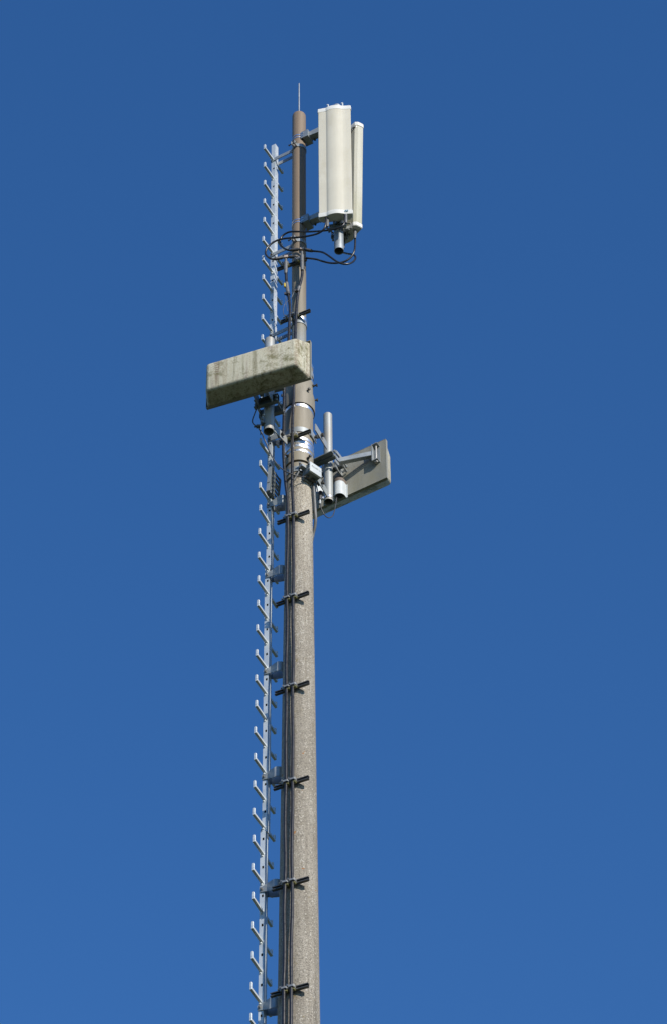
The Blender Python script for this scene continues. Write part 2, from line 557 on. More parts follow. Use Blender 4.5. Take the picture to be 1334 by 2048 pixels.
HW, HD, T = 0.0195, 0.026, 0.003
def rail_section(z0, z1, holes_front, holes_side, lip, zmid=None):
    c, u, e, deg = ladder_axis(zmid if zmid is not None else 0.5 * (z0 + z1))
    mb = MB()
    h = Zv * ((z1 - z0) / 2)
    cz = Zv * ((z0 + z1) / 2)
    mb.box(c - u * (HW - T / 2) + cz, u * (T / 2), e * HD, h)                    # far web
    mb.box(c - e * (HD - T / 2) + cz, u * (HW - T - 0.0002), e * (T / 2), h)      # back flange
    def pierced(org, axis, half, nrm, holes, hw, hh, off=0.0):
        # a sheet with square openings, made of strips round them
        lo, hi = off - hw, off + hw
        mb.box(org + axis * ((-half + lo) / 2) + cz, axis * ((lo + half) / 2), nrm * (T / 2), h)
        mb.box(org + axis * ((half + hi) / 2) + cz, axis * ((half - hi) / 2), nrm * (T / 2), h)
        zz = z0
        for q in sorted(holes) + [None]:
            top = z1 if q is None else q - hh
            if top > zz:
                mb.box(org + axis * off + Zv * ((zz + top) / 2), axis * hw, nrm * (T / 2), Zv * ((top - zz) / 2))
            if q is not None:
                zz = q + hh
    pierced(c + e * (HD - T / 2), u, HW - T - 0.0002, e, holes_front, 0.008, 0.0125, 0.004)
    pierced(c + u * (HW - T / 2), e, HD, u, holes_side, 0.004, 0.005, 0.002)
    if lip:
        mb.box(c + u * (HW + 0.0012) - e * 0.016 + cz, u * 0.0012, e * 0.002, h)
    return mb.build('rail', M['ladder'], ladder, smooth=0)

PITCH = 0.2792
ZT0 = 27.763
tips = [ZT0 - PITCH * k for k in range(0, 42)]
bars = [t - 0.050 - (0.022 if t < 23.9 else 0.0) for t in tips]
def holes_between(z0, z1):
    return [b - PITCH * 0.47 for b in bars if z0 + 0.05 < b - PITCH * 0.47 < z1 - 0.05]
z_top = 27.960
z_low = bars[-1] - 0.22
rail_section(24.30, z_top, holes_between(24.30, z_top), [24.36 + 0.07 * i for i in range(int((z_top - 24.42) / 0.07) + 1)], False)
rail_section(22.15, 24.296, holes_between(22.15, 24.29), [], True)
rail_section(19.26, 22.146, holes_between(19.26, 22.14), [], True)
rail_section(z_low, 19.256, holes_between(z_low, 19.25), [], True, 18.5)
for zj in (22.148, 19.258):      # joint plates inside the section ends
    c, u, e, deg = ladder_axis(zj - 0.05)
    m = MB()
    m.box(c + Zv * zj - u * 0.002 + e * 0.003, u * (HW + 0.0035), e * (HD - 0.006), Zv * 0.045)
    m.build('joint_plate', M['galv'], ladder, smooth=0)

# one rung: square bar through the rail with both ends turned up, built in local axes (x along u, y along -e)
def rung_mesh():
    mb = MB()
    hw = 0.0105
    y0, y1 = -(HD + 0.155), HD + 0.115
    mb.box((0, (y0 + y1) / 2, 0), (hw, 0, 0), (0, (y1 - y0) / 2, 0), (0, 0, hw))
    mb.box((0, y0 + 0.006, 0.030), (hw * 0.95, 0, 0), (0, 0.006, 0), (0, 0, 0.0195))
    mb.box((0, y1 - 0.006, 0.026), (hw * 0.95, 0, 0), (0, 0.006, 0), (0, 0, 0.0155))
    mb.cyl((0, y0 - 0.0005, 0.0495), (0, y0 + 0.0125, 0.0495), hw * 0.96, seg=16)
    mb.cyl((0, y1 - 0.0125, 0.0415), (0, y1 + 0.0005, 0.0415), hw * 0.96, seg=16)
    mb.box((-0.004, -(HD + 0.004), -0.016), (0.006, 0, 0), (0, 0.004, 0), (0, 0, 0.010))
    o = mb.build('rung', M['ladder'], None, smooth=30, bevel=0.0012, bseg=1)
    o.parent = ladder
    return o
rung0 = rung_mesh()
first = True
for zb in bars:
    c, u, e, deg = ladder_axis(zb)
    o = rung0 if first else rung0.copy()
    if not first:
        COL.objects.link(o)
        o.parent = ladder
    first = False
    o.location = (c.x, c.y, zb - ladder.location.z)
    o.rotation_euler = (R_(random.uniform(-0.9, 0.9)), R_(random.uniform(-0.8, 0.8)), -R_(deg + random.uniform(-1.4, 1.4)))

def upper_bracket(zc):
    """two flat bars from the rail to a ring round the steel tube"""
    c, u, e, deg = ladder_axis(zc)
    r = 0.0622
    mb = MB()
    for s, ln0 in ((1, 0.030), (-1, -0.025)):
        off = e * (s * (HD + 0.0045))
        a = c - u * (HW + 0.004 if s > 0 else -HW - 0.002)
        mb.box((a + (-u * 0.05)) / 2 + off + Zv * zc, ((-u * 0.05) - a) / 2, e * 0.0035, Zv * 0.021)
    o = mb.build('bracket', M['galv'], ladder, smooth=0)
    mb = MB()
    ang = math.atan2(e.y, e.x)
    mb.band((0, 0), r, zc - 0.021, zc + 0.021, 0.005, ang + 0.22, ang + 2 * math.pi - 0.22, 60)
    for sgn in (-1, 1):
        base = e * (r + 0.022) + u * (sgn * 0.016)
        mb.box(base + Zv * zc, u * 0.0025, e * 0.028, Zv * 0.021)
    mb.build('ring_band', M['galv'], o)
    mb = MB()
    hexbolt(mb, e * (r + 0.034) + u * 0.03 + Zv * zc, -u, 0.075, 0.005)
    mb.build('bolt', M['blackbolt'], o)
    mb = MB()
    mb.cyl(c - u * 0.004 + e * (HD + 0.006) + Zv * zc, c - u * 0.004 + e * (HD + 0.020) + Zv * zc, 0.009, seg=6)
    mb.build('bolt', M['blackbolt'], o)
for zb in (27.714, 26.274, 25.122):
    upper_bracket(zb)

def lower_bracket(zc):
    """hairpin strap: two arms astride the rail, its bend resting against the pole"""
    c, u, e, deg = ladder_axis(zc)
    gap = HD + 0.004
    end = pole_r(min(zc, 23.0)) - 0.012
    start = -c.dot(u) + HW
    oe = e * c.dot(e)
    gw_ = 0.042
    path = []
    N = 10
    for i in range(7):
        path.append((-start + (start - end - gw_) * i / 6, gap + (gw_ - gap) * (i / 6) ** 1.5, i / 6))
    for i in range(1, N):
        t = math.pi / 2 - math.pi * i / N
        path.append((-end - gw_ + gw_ * math.cos(t), gw_ * math.sin(t), 1.0))
    for i in range(7):
        path.append((-end - gw_ - (start - end - gw_) * i / 6, -gap - (gw_ - gap) * (1 - i / 6) ** 1.5, 1 - i / 6))
    mb = MB()
    rings = []
    for i, (a, b, s) in enumerate(path):
        keep = 1.0
        top = 0.022 + 0.030 * s * s * (3 - 2 * s)
        bot = -0.022 - 0.026 * s * s * (3 - 2 * s)
        p0 = path[max(i - 1, 0)]
        p1 = path[min(i + 1, len(path) - 1)]
        tx, ty = p1[0] - p0[0], p1[1] - p0[1]
        l = math.hypot(tx, ty)
        nx, ny = ty / l * 0.0025, -tx / l * 0.0025
        pt = lambda q, k, zz: oe * q[2] + u * (q[0] + k * nx) + e * (q[1] + k * ny) + Zv * (zc + zz)
        rings.append([pt((a, b, keep), 1, bot), pt((a, b, keep), -1, bot), pt((a, b, keep), -1, top), pt((a, b, keep), 1, top)])
    mb.rings(rings)
    o = mb.build('bracket', M['galv'], ladder, smooth=40)
    mb = MB()
    mb.cyl(c + e * (gap + 0.002) + Zv * zc, c + e * (gap + 0.007) + Zv * zc, 0.014, seg=18)
    mb.cyl(c + e * (gap + 0.007) + Zv * zc, c + e * (gap + 0.016) + Zv * zc, 0.0095, seg=6)
    mb.cyl(c + e * (gap + 0.016) + Zv * zc, c + e * (gap + 0.026) + Zv * zc, 0.005, seg=10)
    mb.build('bolt', M['saddle'], o)
for zb in (23.704, 22.875, 22.035, 20.937, 19.815, 18.684, 17.581):
    lower_bracket(zb)

# slotted sheet step box on the ladder
c, u, e, deg = ladder_axis(23.0)
step = thing('slotted_step', 'short slotted grey steel trough fixed to the ladder beside the sleeve', 'ladder step', tuple(c + Zv * 22.95))
za, zb = 22.965, 23.245
fr = c + u * 0.062 + e * 0.105
lean = -u * 0.018
m = MB()
p = lambda a, b, zz: fr + u * a - e * b + Zv * zz + lean * ((zb - zz) / (zb - za))
m.quadbox([p(-0.030, 0, za), p(0.0, 0, za), p(0.0, 0.003, za), p(-0.030, 0.003, za), p(-0.030, 0, zb), p(0.0, 0, zb), p(0.0, 0.003, zb), p(-0.030, 0.003, zb)])
m.quadbox([p(-0.030, 0.0, za + 0.095), p(0.0, 0, za + 0.095), p(0.0, -0.004, za + 0.095), p(-0.030, -0.004, za + 0.095), p(-0.030, 0, za + 0.105), p(0.0, 0, za + 0.105), p(0.0, -0.004, za + 0.105), p(-0.030, -0.004, za + 0.105)])
m.build('front_flange', M['galv'], step, smooth=0)
m = MB()
nb = 6
for i in range(nb):
    z0 = za + (zb - za) * i / nb + 0.009
    z1 = za + (zb - za) * (i + 1) / nb - 0.009
    m.quadbox([p(0.0005, 0.018, z0), p(0.0035, 0.018, z0), p(0.0035, 0.135, z0), p(0.0005, 0.135, z0), p(0.0005, 0.018, z1), p(0.0035, 0.018, z1), p(0.0035, 0.135, z1), p(0.0005, 0.135, z1)])
for b0, b1 in ((0.0035, 0.018), (0.0702, 0.0798), (0.135, 0.165)):
    m.quadbox([p(0.0005, b0, za), p(0.0035, b0, za), p(0.0035, b1, za), p(0.0005, b1, za), p(0.0005, b0, zb), p(0.0035, b0, zb), p(0.0035, b1, zb), p(0.0005, b1, zb)])
m.build('slotted_web', M['darkgalv'], step, smooth=0)  # shade put into the colour: darker steel than the front flange
m = MB()
for a0, a1 in ((-0.055, -0.050), (-0.046, -0.004)):
    m.quadbox([p(a0, 0.004, za - 0.003), p(a1, 0.004, za - 0.003), p(a1, 0.165, za - 0.003), p(a0, 0.165, za - 0.003), p(a0, 0.004, za), p(a1, 0.004, za), p(a1, 0.165, za), p(a0, 0.165, za)])
for b0, b1 in ((0.004, 0.02), (0.08, 0.1), (0.145, 0.165)):
    m.quadbox([p(-0.0498, b0, za - 0.0025), p(-0.0462, b0, za - 0.0025), p(-0.0462, b1, za - 0.0025), p(-0.0498, b1, za - 0.0025), p(-0.0498, b0, za - 0.0005), p(-0.0462, b0, za - 0.0005), p(-0.0462, b1, za - 0.0005), p(-0.0498, b1, za - 0.0005)])
m.build('bottom_plate', M['darkgalv'], step, smooth=0)  # underside shade painted in with the darker steel

# ------------------------------------------------------------------ cable clamps
def clamp(z, deg, label, rr=None, t0=-0.0168, t1=0.038, shift=0.011):
    u, e = frame(deg)
    r = rr if rr else pole_r(z) + 0.003
    k = thing('cable_clamp', label, 'cable clamp', (0, 0, z), 'cable clamps across the mast')
    o = u * shift + e * (r + 0.011) + Zv * z
    mb = MB()     # open-fronted strut channel
    hh, dd, tt = 0.016, 0.011, 0.0025
    mb.box(o - e * (dd - tt / 2), u * 0.14, e * (tt / 2), Zv * hh)
    for s in (-1, 1):
        mb.box(o + Zv * (s * (hh - tt / 2)) + e * (tt / 2 + 0.0001), u * 0.14, e * (dd - tt / 2), Zv * (tt / 2))
        mb.box(o + Zv * (s * (hh - tt - 0.003)) + e * (dd - tt / 2), u * 0.14, e * (tt / 2), Zv * 0.003)
    mb.build('channel', M['channel'], k, smooth=0)
    for t in (t0, t1):
        b = e * (r + 0.0345) + u * t + Zv * z
        mb = MB()
        mb.box(b - u * 0.022 + Zv * 0.004, u * 0.006, e * 0.013, Zv * 0.014)
        mb.box(b + u * 0.0180, u * 0.0030, e * 0.0165, Zv * 0.013)
        mb.box(b + e * 0.0175 + Zv * 0.002 - u * 0.004, u * 0.019, e * 0.002, Zv * 0.009)
        mb.box(b - u * 0.033 + Zv * 0.004 - e * 0.004, u * 0.0045, e * 0.009, Zv * 0.013)
        sd_ = mb.build('saddle', M['saddle'], k, smooth=0, bevel=0.001, bseg=1)
        mb = MB()
        hexbolt(mb, b - u * 0.012 + e * 0.004 + Zv * 0.008, -u, 0.034, 0.0042)
        mb.build('bolt', M['bolt'], sd_)
        mb = MB()
        hexbolt(mb, b - u * 0.028 + e * 0.002 + Zv * 0.012, e, 0.014, 0.004)
        mb.build('bolt', M['bolt'], sd_)
        mb = MB()
        mb.box(b + u * 0.004 - Zv * 0.022 - e * 0.004, u * 0.015, e * 0.013, Zv * 0.0055)
        mb.build('insert', M['insert'], k, smooth=0, bevel=0.002, bseg=1)
    return k
TUBE = 0.063
clamp(25.932, 24.0, 'bronzed channel cable clamp hanging just under the two cable splitters', TUBE, -0.075, 0.045, -0.035)
clamp(25.177, 27.0, 'bronzed cable clamp on the steel tube just above the lichened antenna box', TUBE, -0.045, 0.020, 0.005)
clamp(23.500, 26.5, 'bronzed cable clamp across the banded sleeve between the polished straps', 0.119, -0.0168, 0.040, 0.030)
clamp(22.520, 26.0, 'first bronzed cable clamp on bare concrete, beside the lowest hanging cable loop', None, -0.014, 0.035)
for i, (y, dg, lb) in enumerate(((21.556, 27.0, 'second bronzed cable clamp down the concrete below the junction box'),
                                 (20.555, 25.2, 'third bronzed cable clamp down the concrete, just above an orange rust stain'),
                                 (19.552, 24.6, 'middle bronzed cable clamp of the bare concrete, overlapping a ladder bracket'),
                                 (18.548, 23.4, 'second lowest bronzed cable clamp, its left end in front of a ladder bracket'),
                                 (17.553, 22.8, 'lowest bronzed cable clamp in view on the greyest part of the mast'))):
    clamp(y, dg, lb, None, -0.0168 - i * 0.002, 0.038 - i * 0.0025, 0.011 - i * 0.003)

# ------------------------------------------------------------------ feeder cables
def cable(name, label, cat, pts, r, mat, group=None, seg=12):
    loc = Vector(pts[-1])
    o = thing(name, label, cat, tuple(loc), group)
    mb = MB()
    mb.tube(pts, r, seg)
    mb.build('jacket', M[mat], o, smooth=60)
    return o
lowz = [14.0, 9.0, 3.0, 0.02]
def nearer(pts, dy):
    return [(x, y + dy, z) for x, y, z in pts]
fA = [(-0.1108, -0.1, 25.875), (-0.1113, -0.1, 25.754), (-0.1079, -0.1, 25.633), (-0.0946, -0.1, 25.470), (-0.0814, -0.1, 25.330), (-0.0769, -0.105, 25.205), (-0.0815, -0.105, 25.011), (-0.0897, -0.11, 24.732), (-0.1125, -0.13, 24.370), (-0.1237, -0.15, 24.015), (-0.1255, -0.16, 23.615),
      (-0.1227, -0.16, 23.266), (-0.1099, -0.15, 22.936), (-0.0898, -0.145, 22.727), (-0.0877, -0.143, 22.523), (-0.0892, -0.14, 22.221), (-0.0906, -0.142, 21.577), (-0.0915, -0.146, 21.064), (-0.0923, -0.15, 20.555), (-0.0937, -0.153, 20.030), (-0.0951, -0.157, 19.546), (-0.0961, -0.161, 19.055), (-0.097, -0.165, 18.544), (-0.0995, -0.17, 18.038), (-0.1013, -0.174, 17.549), (-0.1034, -0.178, 17.171)]
fB = [(0.0268, -0.13, 25.893), (0.028, -0.12, 25.727), (0.0189, -0.12, 25.621), (-0.0004, -0.12, 25.500), (-0.0153, -0.115, 25.345), (-0.0224, -0.115, 25.192), (-0.0278, -0.115, 24.998), (-0.033, -0.12, 24.719), (-0.0417, -0.15, 24.345), (-0.0445, -0.165, 23.997), (-0.0505, -0.176, 23.596),
      (-0.0532, -0.172, 23.252), (-0.0542, -0.168, 22.915), (-0.0451, -0.163, 22.675), (-0.0437, -0.161, 22.502), (-0.0436, -0.162, 22.196), (-0.0431, -0.168, 21.548), (-0.0435, -0.172, 21.037), (-0.0442, -0.175, 20.529), (-0.0445, -0.178, 20.005), (-0.0449, -0.182, 19.521), (-0.0459, -0.186, 19.030), (-0.0475, -0.19, 18.520), (-0.0494, -0.195, 18.016), (-0.0513, -0.199, 17.527), (-0.0533, -0.203, 17.150)]
def laid(pts, ph):
    # cables never lie dead straight between clamps
    out = []
    for i, (x, y, z) in enumerate(pts):
        out.append((x + 0.0022 * math.sin(i * 2.4 + ph), y, z))
        if i + 1 < len(pts) and abs(pts[i + 1][2] - z) > 0.4:
            q = pts[i + 1]
            out.append(((x + q[0]) / 2 + 0.0030 * math.sin(i * 3.7 + ph * 2), (y + q[1]) / 2, (z + q[2]) / 2))
    return out
fA = fA[:9] + laid(nearer(fA[9:], 0.017), 0.4)
fB = fB[:9] + laid(nearer(fB[9:], 0.019), 1.9)
for pts, lab in ((fA, 'thick black feeder cable farther left of the pair down the mast'), (fB, 'thick black feeder cable nearer the middle of the mast, dropping from the right splitter')):
    end = Vector(pts[-1])
    k = Vector((end.x, end.y, 0)) / pole_r(end.z)
    pts = list(pts) + [(k.x * pole_r(z), k.y * pole_r(z), z) for z in lowz]
    cable('feeder_cable', lab, 'cable', pts, 0.0125, 'cable', 'feeder cables down the mast', 14)

def splitter(label, body, left, right, down, boots):
    o = thing('cable_splitter', label, 'cable splitter', body, 'cable splitters at the antenna jumpers')
    b = Vector(body)
    ax = (Vector(right) - Vector(left)).normalized()
    mb = MB()
    side = ax.cross(Zv).normalized()
    mb.box(b, ax * 0.017, side * 0.013, Zv * 0.015)
    mb.build('splitter_body', M['brass'], o, smooth=0, bevel=0.003, bseg=2)
    for end in (left, right):
        d = (Vector(end) - b)
        mb = MB()
        mb.cyl(b + d.normalized() * 0.017, b + d.normalized() * 0.035, 0.011, seg=12)
        mb.cyl(b + d.normalized() * 0.035, b + d * 0.8, 0.0155, seg=14)
        mb.cyl(b + d * 0.8, b + d, 0.0155, 0.009, seg=14)
        mb.build('rubber_boot', M['boot'], o)
    mb = MB()
    dn = (Vector(down) - b)
    mb.cyl(b + dn * 0.15, b + dn * 0.35, 0.011, seg=12)
    mb.cyl(b + dn * 0.35, b + dn * 0.9, 0.0175, 0.0165, seg=14)
    mb.cyl(b + dn * 0.9, b + dn * 1.15, 0.0165, 0.0135, seg=14)
    mb.build('tail_boot', M['greyboot'], o)
    return o
splitter('left cable splitter with pale metal body in front of the ladder bracket', (-0.1132, -0.1, 25.976), (-0.2256, -0.11, 25.930), (-0.0048, -0.11, 25.967), (-0.1135, -0.1, 25.768), None)
splitter('right cable splitter with pale metal body in front of the steel tube', (0.0255, -0.13, 26.052), (-0.0787, -0.12, 26.047), (0.1253, -0.13, 26.020), (0.0272, -0.13, 25.785), None)

jumpers = [
    ('jumper cable looping widest left from the front panel to the left splitter', [(0.2349, -0.33, 26.248), (0.2336, -0.33, 26.175), (0.218, -0.32, 26.093), (0.1726, -0.29, 26.069), (0.1035, -0.24, 26.100), (0.0082, -0.19, 26.143), (-0.1006, -0.16, 26.168), (-0.1747, -0.14, 26.173), (-0.2312, -0.125, 26.145), (-0.2722, -0.115, 26.093), (-0.2892, -0.11, 26.028), (-0.2736, -0.11, 25.970), (-0.2387, -0.11, 25.935), (-0.2127, -0.11, 25.932)]),
    ('jumper cable looping inside the widest loop to the right splitter', [(0.3961, -0.36, 26.237), (0.3959, -0.36, 26.163), (0.3844, -0.36, 26.098), (0.3496, -0.35, 26.067), (0.2807, -0.32, 26.076), (0.1816, -0.27, 26.123), (0.0603, -0.21, 26.195), (-0.0354, -0.17, 26.252), (-0.0922, -0.15, 26.269), (-0.1402, -0.13, 26.248), (-0.1627, -0.12, 26.196), (-0.1594, -0.115, 26.137), (-0.1309, -0.115, 26.083), (-0.096, -0.12, 26.051), (-0.0656, -0.12, 26.046)]),
    ('jumper cable sagging right from the right splitter and turning behind the pipe', [(0.1123, -0.13, 26.022), (0.1599, -0.14, 26.003), (0.2116, -0.16, 25.958), (0.2673, -0.18, 25.873), (0.3225, -0.2, 25.779), (0.3739, -0.2, 25.746), (0.4258, -0.19, 25.759), (0.4654, -0.17, 25.815), (0.4872, -0.15, 25.889), (0.4828, -0.12, 25.969), (0.4556, -0.09, 26.028), (0.4127, -0.07, 26.068), (0.3742, -0.05, 26.116), (0.3485, -0.05, 26.175), (0.3408, -0.05, 26.292), (0.3459, -0.04, 26.379)]),
    ('jumper cable hanging from the rear panel and passing behind the tube to the left splitter', [(0.4882, -0.16, 26.275), (0.4881, -0.16, 26.158), (0.4855, -0.16, 26.049), (0.4759, -0.16, 25.969), (0.4472, -0.15, 25.907), (0.3971, -0.14, 25.862), (0.3365, -0.13, 25.851), (0.2676, -0.12, 25.864), (0.2029, -0.115, 25.895), (0.1468, -0.11, 25.931), (0.0818, -0.11, 25.945), (0.0255, -0.1, 25.973), (-0.0178, -0.11, 25.967)]),
]
for lab, pts in jumpers:
    cable('jumper_cable', lab, 'cable', pts, 0.0088, 'cable', 'jumper cables below the panel antennas')
gw = cable('ground_wire', 'thin earthing wire dangling beside the left feeder cable above the clamp', 'wire', [(-0.1135, -0.12, 25.387), (-0.1133, -0.12, 25.317), (-0.128, -0.12, 25.248), (-0.1342, -0.12, 25.185), (-0.1255, -0.11, 25.136)], 0.0022, 'conduit', 'earthing wires', 6)
cable('ground_wire', 'thin earthing wire bridging across to the right feeder cable', 'wire', [(-0.0325, -0.12, 25.486), (-0.0495, -0.13, 25.410), (-0.0644, -0.12, 25.367), (-0.0836, -0.115, 25.345), (-0.1027, -0.11, 25.327), (-0.1047, -0.11, 25.268), (-0.096, -0.11, 25.198)], 0.0022, 'conduit', 'earthing wires', 6)
# shrink sleeves and tape on the feeders
for (a, b, lab) in (((-0.1069, -0.1, 25.604), (-0.0928, -0.1, 25.449), 'dark shrink sleeve with a clip round the left feeder cable'), ((0.0022, -0.12, 25.521), (-0.0106, -0.12, 25.465), 'dark shrink sleeve round the right feeder cable below its bend')):
    o = thing('shrink_sleeve', lab, 'cable sleeve', b, 'shrink sleeves on the feeder cables')
    d = (Vector(b) - Vector(a))
    mb = MB()
    mb.cyl(Vector(a), Vector(b), 0.0165, seg=14)
    mb.build('sleeve_body', M['greyboot'], o)
    mb = MB()
    mb.cyl(Vector(b) - d.normalized() * 0.014, Vector(b) + d.normalized() * 0.014, 0.0195, seg=14)
    mb.box(Vector(b) + Vector((-0.024, -0.004, 0)), (0.009, 0, 0), (0, 0.007, 0), (0, 0, 0.012))
    mb.build('clip', M['boot'], o)
o = thing('tape_marker', 'small yellow tape marker on the left feeder cable', 'tape', (-0.1226, -0.115, 25.549))
mb = MB()
mb.cyl((-0.1236, -0.115, 25.577), (-0.1213, -0.115, 25.528), 0.0085, seg=10)
mb.build('tape_wrap', M['tape'], o)

# ------------------------------------------------------------------ panel antennas
def panel_profile(k=1.0, s0=0.147, th=0.066):
    pts = []
    N = 14
    def n_front(s):
        q = (s + 0.075) / 0.155
        if 0 < q < 1:
            return 0.005 + 0.019 * (math.sin(math.pi * q) ** (0.6 if q < 0.5 else 1.1))
        return 0.0 + 0.005 * (1 - min(1, abs(abs(s) - 0.075) / 0.07))
    ss = [-s0 + 0.004, -0.11, -0.0755] + [-0.075 + 0.155 * i / N for i in range(1, N)] + [0.0805, 0.115, s0 - 0.004]
    for s in ss:
        pts.append((s, n_front(s)))
    pts += [(s0, -0.006), (s0, -0.020), (s0 - 0.010, -0.75 * th), (s0 - 0.030, -th), (-s0 + 0.030, -th), (-s0 + 0.010, -0.75 * th), (-s0, -0.020), (-s0, -0.006)]
    return [(s * k, n + (k - 1) * (0.05 if n > -0.01 else -0.05)) for s, n in pts]

def panel(label, centre, wd, nd, z0, z1, mat, conns, extras, th=0.066, tilt=0.0):
    base = Vector((centre[0], centre[1], z0))
    o = thing('panel_antenna', label, 'antenna', tuple(base), 'panel antennas on the mast top')
    C0 = Vector((centre[0], centre[1], 0))
    ring = lambda k, z, dz=0: [C0 + wd * s + nd * n + Zv * z for s, n in panel_profile(k, 0.147, th)]
    mb = MB()
    mb.rings([ring(1.0, z0 + 0.04), ring(1.0, z1 - 0.045)])
    mb.build('radome', mat, o, smooth=24)
    for nm, a, b in (('top_cap', z1 - 0.056, z1), ('bottom_cap', z0, z0 + 0.056)):
        mb = MB()
        if nm == 'top_cap':
            mb.rings([ring(1.03, a), ring(1.035, a + 0.004), ring(1.03, b - 0.006), ring(1.0, b)])
        else:
            mb.rings([ring(0.99, a), ring(1.03, a + 0.006), ring(1.03, b - 0.003), ring(1.0, b)])
        mb.build(nm, M['cap'], o, smooth=24)
    for s, n in conns:
        p = C0 + wd * s + nd * n + Zv * z0
        mb = MB()
        mb.cyl(p + Zv * 0.003, p - Zv * 0.018, 0.016, seg=14)
        mb.cyl(p - Zv * 0.018, p - Zv * 0.085, 0.0145, 0.0135, seg=14)
        mb.cyl(p - Zv * 0.085, p - Zv * 0.115, 0.0135, 0.0092, seg=14)
        mb.build('connector', M['greyboot'], o)
    if extras:
        for s in (-0.055, 0.075):
            p = C0 + wd * s - nd * 0.012 + Zv * z1
            mb = MB()
            mb.cyl(p - Zv * 0.004, p + Zv * 0.062, 0.0075, 0.0065, seg=10)
            mb.box(p + Zv * 0.066 - wd * 0.004, wd * 0.009, nd * 0.005, Zv * 0.006)
            mb.build('lifting_pin', M['white'], o, bevel=0.001, bseg=1)
        mb = MB()        # maker's mark: two linked rings
        for s in (0.089, 0.104):
            cc = C0 + wd * s + nd * 0.0125 + Zv * (z0 + 0.034)
            k = 14
            rings = []
            for j in range(k + 1):
                t = 2 * math.pi * j / k
                d = wd * math.cos(t) + Zv * (math.sin(t) * 1.25)
                rings.append([cc + d * 0.0065, cc + d * 0.0105, cc + d * 0.0105 - nd * 0.010, cc + d * 0.0065 - nd * 0.010])
            mb.rings(rings, False, False)
        mb.build('logo', M['blue'], o, smooth=0)
    if tilt:
        o.rotation_euler = Matrix.Rotation(R_(tilt), 3, Zv.cross(nd)).to_euler()
    return o
wd1, nd1 = frame(8.5)
panel('white panel antenna facing front, the larger in view', (0.3165, -0.352), wd1, nd1, 26.244, 27.895, M['radome'], ((-0.075, -0.028), (0.088, -0.012)), True)
nd2 = Vector((0.73, 0.68, 0)).normalized()
wd2 = Vector((-nd2.y, nd2.x, 0))
panel('grimy panel antenna seen edge-on behind the larger white one', (0.450, -0.100), wd2, nd2, 26.245, 27.870, M['mossy'], ((-0.088, -0.030), (0.06, -0.03)), False, 0.080, 1.6)

# pipe, arms and clamps that carry both panels
ua, ea = frame(28.0)
pp = Vector((0.345, -0.19, 0))
pm = thing('antenna_mount', 'galvanised pipe on two arms holding the panel antennas off the steel tube', 'antenna mount', tuple(pp + Zv * 25.96))
mb = MB()
mb.pipe(pp + Zv * 25.943, pp + Zv * 28.128, 0.0415, 0.004, 36)
mb.revolve([(0.037, 28.128 - 0.01), (0.0415, 28.128), (0.034, 28.128 + 0.014), (0.012, 28.128 + 0.022)], (pp.x, pp.y), 32)
mb.build('pipe', M['galv'], pm)
pd = Vector((pp.x, pp.y, 0))
arm_d = pd.normalized()
arm_s = Vector((arm_d.y, -arm_d.x, 0))           # towards the right-hand back
for zc in (27.861, 26.565):
    bk = MB()     # clamp block hugging the tube
    c0 = arm_d * 0.083 + Zv * zc
    for s in (-1, 1):
        bk.box(c0 + arm_s * (s * 0.050), arm_d * 0.036, arm_s * 0.003, Zv * 0.048)
    bk.box(c0 + arm_d * 0.033, arm_d * 0.003, arm_s * 0.0468, Zv * 0.048)
    bk.box(c0 - Zv * 0.0465 + arm_d * 0.004, arm_d * 0.0255, arm_s * 0.0468, Zv * 0.0015)
    bk.box(c0 + Zv * 0.0465 + arm_d * 0.004, arm_d * 0.0255, arm_s * 0.0468, Zv * 0.0015)
    blk = bk.build('clamp_block', M['galv'], pm, smooth=0)
    for dz in (-0.017, 0.018):
        mb = MB()
        ang = math.atan2(arm_d.y, arm_d.x)
        mb.band((0, 0), 0.0622, zc + dz - 0.0065, zc + dz + 0.0065, 0.0025, ang + 0.75, ang + 2 * math.pi - 0.75, 50)
        for s in (-1, 1):
            mb.box(arm_d * 0.060 + arm_s * (s * 0.0545) + Zv * (zc + dz), arm_d * 0.014, arm_s * 0.0012, Zv * 0.0065)
        mb.build('strap', M['stainless'], blk)
    am = MB()     # tapered folded arm
    a0, a1 = arm_d * 0.121, arm_d * (pd.length - 0.043)
    for s in (-1, 1):
        q = arm_s * (s * 0.030)
        t = arm_s * 0.0025
        am.quadbox([a0 + q - t + Zv * (zc - 0.030), a1 + q - t + Zv * (zc - 0.045), a1 + q + t + Zv * (zc - 0.045), a0 + q + t + Zv * (zc - 0.030),
                    a0 + q - t + Zv * (zc + 0.030), a1 + q - t + Zv * (zc + 0.045), a1 + q + t + Zv * (zc + 0.045), a0 + q + t + Zv * (zc + 0.030)])
    q, t = arm_s * 0.0273, Zv * 0.002
    am.quadbox([a0 - q - t + Zv * (zc - 0.027), a1 - q - t + Zv * (zc - 0.042), a1 + q - t + Zv * (zc - 0.042), a0 + q - t + Zv * (zc - 0.027),
                a0 - q + t + Zv * (zc - 0.027), a1 - q + t + Zv * (zc - 0.042), a1 + q + t + Zv * (zc - 0.042), a0 + q + t + Zv * (zc - 0.027)])
    arm = am.build('arm', M['pipe'], pm, smooth=0)
    mb = MB()
    hexbolt(mb, arm_d * 0.19 - arm_s * 0.031 + Zv * (zc + 0.008), -arm_s, 0.012, 0.0085)
    mb.build('bolt', M['blackbolt'], arm)
    mb = MB()
    hexbolt(mb, arm_d * 0.15 - arm_s * 0.026 + Zv * (zc - 0.034), -Zv, 0.006, 0.006)
    mb.build('bolt', M['blackbolt'], arm)
